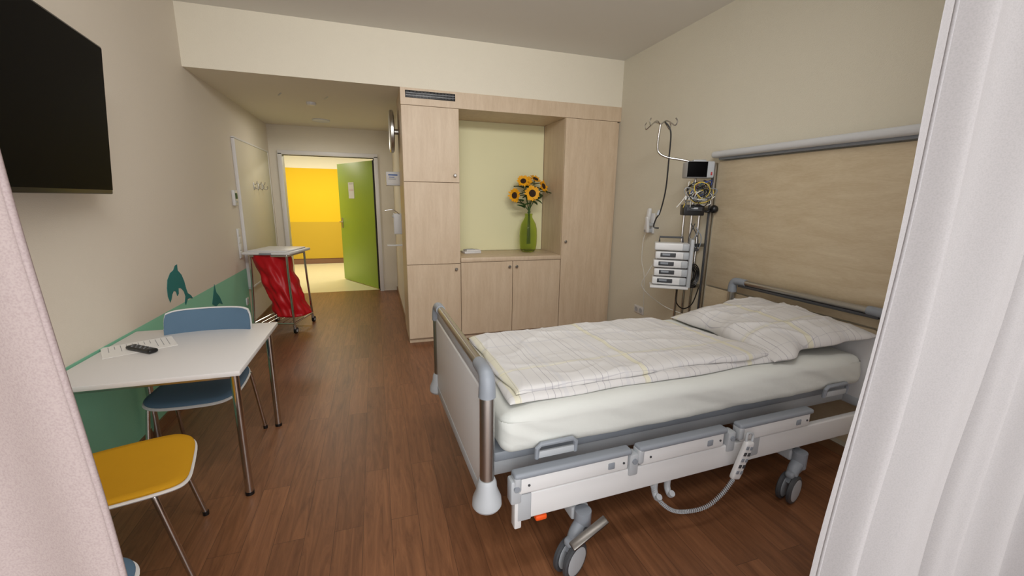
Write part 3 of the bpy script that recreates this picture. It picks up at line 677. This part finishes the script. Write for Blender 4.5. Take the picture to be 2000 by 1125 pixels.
# IV pole system
e=thing('equipment_stand','chrome medical equipment pole with infusion hooks on the wall','medical stand',(2.5,2.86,0))
mb=MB()
for dx,dy in ((0,0),(-.035,.05),(.05,-.03)): mb.cyl((dx,dy,.0),(dx,dy,1.83 if dx==0 else 1.5),.0125,CHR,seg=16)
for z in (.45,.8,1.15,1.45): mb.box((.01,0,z),(.14,.1,.03),DGPL,.006); mb.box((.095,-.03,z),(.08,.04,.025),STEEL,.004)
part(mb,'pole',e)
def W(p): return V(p)-V((2.5,2.86,0))
mb=MB(); mb.tube([W((2.5,2.87,1.81)),W((2.42,2.94,1.84)),W((2.33,3.01,1.862)),W((2.275,3.055,1.90)),W((2.262,3.065,1.97)),W((2.27,3.06,2.12))],.010,CHR,seg=12)
part(mb,'swing_arm',e)
top=V((2.27,3.06,2.12))
for a in (20,110,200,290):
    mb=MB(); c,s=math.cos(rad(a)),math.sin(rad(a))
    mb.tube([W(top),W(top+V((c*.05,s*.05,.025))),W(top+V((c*.1,s*.1,.0))),W(top+V((c*.135,s*.135,-.02))),W(top+V((c*.15,s*.15,.01))),W(top+V((c*.135,s*.135,.035)))],.0055,CHR,seg=8); part(mb,'hook',e)
mb=MB(); mb.tube([(2.29,3.03,2.14),(2.33,3.0,2.06),(2.335,3.0,1.85),(2.33,3.0,1.6),(2.31,3.02,1.42),(2.29,3.04,1.36),(2.28,3.05,1.29),(2.31,3.02,1.28)],.006,BLK,seg=8); mb.cyl((2.31,3.03,1.43),(2.295,3.035,1.39),.012,LGPL)
solo(mb,'hanging_cable','thin black cable hanging from the infusion hook','cable')
# monitor
e=thing('patient_monitor','small white patient monitor with black screen on the pole','monitor',(2.44,2.77,1.68),(0,0,rad(-22)))
mb=MB(); mb.box((0,0,.07),(.205,.13,.125),LGPL,.012,3); mb.box((0,0,.137),(.1,.05,.02),LGPL,.008); mb.tube([(.06,0,-.01),(.06,.05,-.1),(.06,.07,-.2)],.012,STEEL); part(mb,'monitor_body',e)
mb=MB(); mb.box((-.028,-.066,.071),(.15,.004,.115),SCR,.002); part(mb,'screen',e)
mb=MB(); mb.box((.08,-.066,.04),(.012,.006,.025),CRED,.003); part(mb,'button',e)
mb=MB(); mb.box((0,0,.04),(.16,.1,.085),BLK,.008); mb.box((0,-.052,.05),(.12,.004,.03),DGPL,.002)
mb.box((.0,-.054,.055),(.05,.002,.012),LGPL,0)
mb.tube([(.07,.02,.04),(.13,.02,.03),(.16,.0,.06)],.01,BLK); mb.ball((.17,0,.05),.032,BLK)
solo(mb,'pressure_module','black monitoring module clamped to the pole','medical device',(2.43,2.78,1.40),(0,0,rad(-22)))
cols=[GPL,BLK,CYEL,DGPL,CWHT,BLK,CWHT,GPL,BLK,CWHT,BLK,GPL,CBLU,DGPL,LGPL,CWHT]
mb=MB()
for k in range(20):
    c=V((2.42+random.uniform(-.05,.06),2.74+random.uniform(-.03,.03),1.57+random.uniform(-.035,.035))); rx=random.uniform(.05,.11); rz=random.uniform(.03,.065); ph=random.uniform(0,6.28); tl=random.uniform(-.6,.6)
    P=[]
    for i in range(9):
        a=ph+i*2*math.pi/8*1.05; P.append(c+V((math.cos(a)*rx,-.02+math.sin(i*1.3)*.02,math.sin(a)*rz+math.cos(a)*rx*tl)))
    mb.tube(P,.0035,cols[k%len(cols)],seg=6,n=5)
for k in range(6):
    x=2.34+.03*k; cc=(CWHT,CYEL,CWHT,CRED,CGRN,CWHT)[k]; mb.tube([(x,2.74,1.66),(x-.03,2.73,1.55),(x+random.uniform(-.1,.05),2.74,1.46)],.003,cc,seg=6); mb.cyl((x-.03,2.725,1.55),(x-.03,2.725,1.52),.007,CWHT)
o=solo(mb,'cable_bundle','tangled bundle of grey and coloured monitoring cables on the pole','cables'); o['kind']='stuff'
# pumps
PB=V((2.33,2.86,.82))
for k in range(5):
    e=thing('infusion_pump','white infusion pump with black display in stacked rack','infusion pump',PB+V((.012*(k%2),0,.0715*k)),(0,0,rad(-34)),'infusion pumps in the rack')
    mb=MB(); mb.box((0,.02,.034),(.27,.14,.062),WPL,.012,3); mb.box((.105,-.045,.034),(.05,.02,.056),LGPL,.008); part(mb,'pump_body',e)
    if k<4:
        mb=MB(); mb.box((-.035,-.052,.038),(.12,.008,.034),DGPL,.005); mb.box((-.05,-.057,.041),(.06,.002,.016),GPL,.001); part(mb,'display',e)
mb=MB(); mb.box((.15,.0,.19),(.03,.15,.40),LGPL,.01,3); mb.box((.0,.0,-.012),(.3,.17,.02),WPL,.006); mb.tube([(.16,.0,.3),(.2,.02,.3),(.2,.04,.3)],.012,DGPL)
mb.tube([(-.1,-.02,.36),(-.1,-.02,.40),(.08,-.02,.40),(.08,-.02,.36)],.008,DGPL,smooth=False)
solo(mb,'pump_rack','white rack holding a stack of infusion pumps','medical rack',PB+V((0,0,-.002)),(0,0,rad(-34)))
mb=MB()
mb.tube([(2.47,2.82,1.33),(2.52,2.78,1.2),(2.5,2.79,1.1),(2.46,2.82,1.2),(2.49,2.8,1.33)],.004,DGPL,seg=6)
mb.tube([(2.5,2.8,1.3),(2.55,2.78,1.22),(2.53,2.78,1.12),(2.49,2.8,1.18),(2.52,2.78,1.28)],.004,GPL,seg=6)
for k in range(5):
    r=.05+.012*k; mb.tube([(2.5+r*math.cos(a)*.7,2.8-.005*k,.9+r*math.sin(a)) for a in [i*.7+k for i in range(10)]],.005,BLK,seg=6)
mb.tube([(2.42,2.85,.8),(2.38,2.8,.68),(2.44,2.78,.62),(2.52,2.77,.66),(2.56,2.76,.8)],.005,BLK,seg=6)
mb.tube([(2.24,2.87,1.1),(2.22,3.0,.9),(2.25,3.1,.75),(2.4,3.0,.6),(2.5,2.84,.55)],.003,CWHT,seg=6)
solo(mb,'power_cable','coiled black power cables hanging on the equipment pole','cable')
# wall handset
e=thing('nurse_call_handset','white nurse call handset in a wall holder','handset',(XR,3.56,1.2))
mb=MB(); mb.box((-.01,0,.09),(.02,.09,.2),WPL,.005); mb.box((-.04,0,.02),(.06,.07,.04),LGPL,.008); part(mb,'holder',e)
mb=MB(); mb.soft((.035,.045,.22),.014,WPL,cuts=8,M=Matrix.Translation((-.055,.0,.13))@Matrix.Rotation(rad(8),4,'Y')); mb.soft((.03,.04,.16),.012,WPL,cuts=8,M=Matrix.Translation((-.1,-.06,.08))@Matrix.Rotation(rad(-6),4,'Y')); mb.box((-.05,-.04,.08),(.08,.03,.03),LGPL,.006); part(mb,'handset_body',e)
mb=MB(); mb.tube([(-.06,0,.02),(-.07,.03,-.1),(-.05,.05,-.3),(-.03,.02,-.45),(-.02,.0,-.8)],.003,CWHT,seg=6); part(mb,'cord',e)
# ------------------------------------------------------------------ ceiling fittings
mb=MB(); mb.lathe([(.05,0),(.05,-.015),(.04,-.03),(.001,-.03)],WPL); solo(mb,'smoke_detector','small round white smoke detector on the corridor ceiling','detector',(-.6,5.3,ZS))
mb=MB(); mb.lathe([(.11,0),(.11,-.012),(.1,-.018),(.001,-.016)],WPL); solo(mb,'ceiling_lamp','flat round white ceiling light in the corridor','lamp',(-.62,6.4,ZS))
for x,y in ((-.85,5.0),(-.42,5.0)):
    mb=MB(); mb.box((0,0,-.002),(.012,.14,.004),LGPL,.001); solo(mb,'ceiling_slot','narrow white slot fitting in the corridor ceiling','vent',(x,y,ZS),(0,0,rad(20)),group='ceiling slots')
# ------------------------------------------------------------------ curtains
def sm(t): t=max(0,min(1,t)); return t*t*(3-2*t)
def curtain(x1,label,seed,amp,wl,mat,edge,irr):
    """edge(z) gives the free hem's x; x1 = wall side"""
    mb=MB(); L=abs(x1-edge(1)); nu=int(L*170); nv=44
    def f(u,v):
        z=.01+v*(ZC-.016); x=edge(z)+(x1-edge(z))*u; s=abs(x-edge(z))
        a=amp*(.7+irr*.8*noise.noise(V((s*5,seed,v*.5))))*(1.1-.25*v)*sm(s/.05)
        ph=2*math.pi*s/wl+irr*5*noise.noise(V((s*3.1,v*.6,seed)))
        y=.40+.035*sm(s/.1)+a*math.sin(ph)+.3*a*irr*math.sin(2.3*ph+1)+.006*noise.noise(V((x*9,z*2,seed)))*sm(s/.05)
        return V((x,y,z))
    mb.grid(f,nu,nv,mat)
    mb.tube([V((edge(.01+i/30*(ZC-.016)),.40,.01+i/30*(ZC-.016))) for i in range(31)],.0025,mat,seg=6)
    return solo(mb,'curtain',label,'curtain',group='sheer window curtains',ang=180)
curtain(XL+.02,'sheer pinkish white curtain drawn beside the table',2,.014,.42,CURTL,lambda z:-.229-.022*sm((z-1.1)/.5),.4)
curtain(XR-.03,'sheer white floor length curtain hanging beside the bed',5,.032,.17,CURTR,lambda z:.688+.052*sm((z-.75)/.8),1.0)
mb=MB(); mb.box(((XL+XR)/2,.42,ZC-.0),(XR-XL-.02,.03,.010),WPL,.002); struct(mb,'trim_4')
# ------------------------------------------------------------------ lights
def area(name,loc,rot,sx,sy,en,col,spread=180):
    l=bpy.data.lights.new(name,'AREA'); l.shape='RECTANGLE'; l.size=sx; l.size_y=sy; l.energy=en; l.color=col; l.spread=rad(spread)
    o=bpy.data.objects.new(name,l); COL.objects.link(o); o.location=loc; o.rotation_euler=rot; return o
area('window_daylight',(.6,YW-.02,1.4),(rad(90),0,0),3.5,2.5,86,(1,.985,.965))
area('added_fill_light',(.5,.8,2.85),(rad(62),0,0),2.4,.3,30,(1,.985,.965),120)  # added overhead fill that brightens the room, not a fitted lamp
area('hall_light',(-.8,9.0,2.58),(0,0,0),3.5,.5,78,(1,.95,.82))
area('corridor_lamp_light',(-.62,6.0,2.48),(0,0,0),.25,.25,6,(1,.94,.82))
w=bpy.data.worlds.new('w'); scene.world=w; w.use_nodes=True
w.node_tree.nodes['Background'].inputs[0].default_value=(.85,.92,1,1); w.node_tree.nodes['Background'].inputs[1].default_value=.8
# ------------------------------------------------------------------ camera
f,pi_,ya,ro=809.9,.2094,.3175,.0142
F=V((math.sin(ya)*math.cos(pi_),math.cos(ya)*math.cos(pi_),-math.sin(pi_))); R=V((math.cos(ya),-math.sin(ya),0)); U=R.cross(F)
R2=R*math.cos(ro)+U*math.sin(ro); U2=-R*math.sin(ro)+U*math.cos(ro)
cam=bpy.data.cameras.new('camera'); co=bpy.data.objects.new('camera',cam); COL.objects.link(co)
M=Matrix((( R2.x,U2.x,-F.x,0),(R2.y,U2.y,-F.y,0),(R2.z,U2.z,-F.z,1.5),(0,0,0,1))); co.matrix_world=M
cam.sensor_fit='HORIZONTAL'; cam.sensor_width=36; cam.lens=f/2000*36; cam.clip_start=.02
scene.camera=co
scene.view_settings.view_transform='Standard'
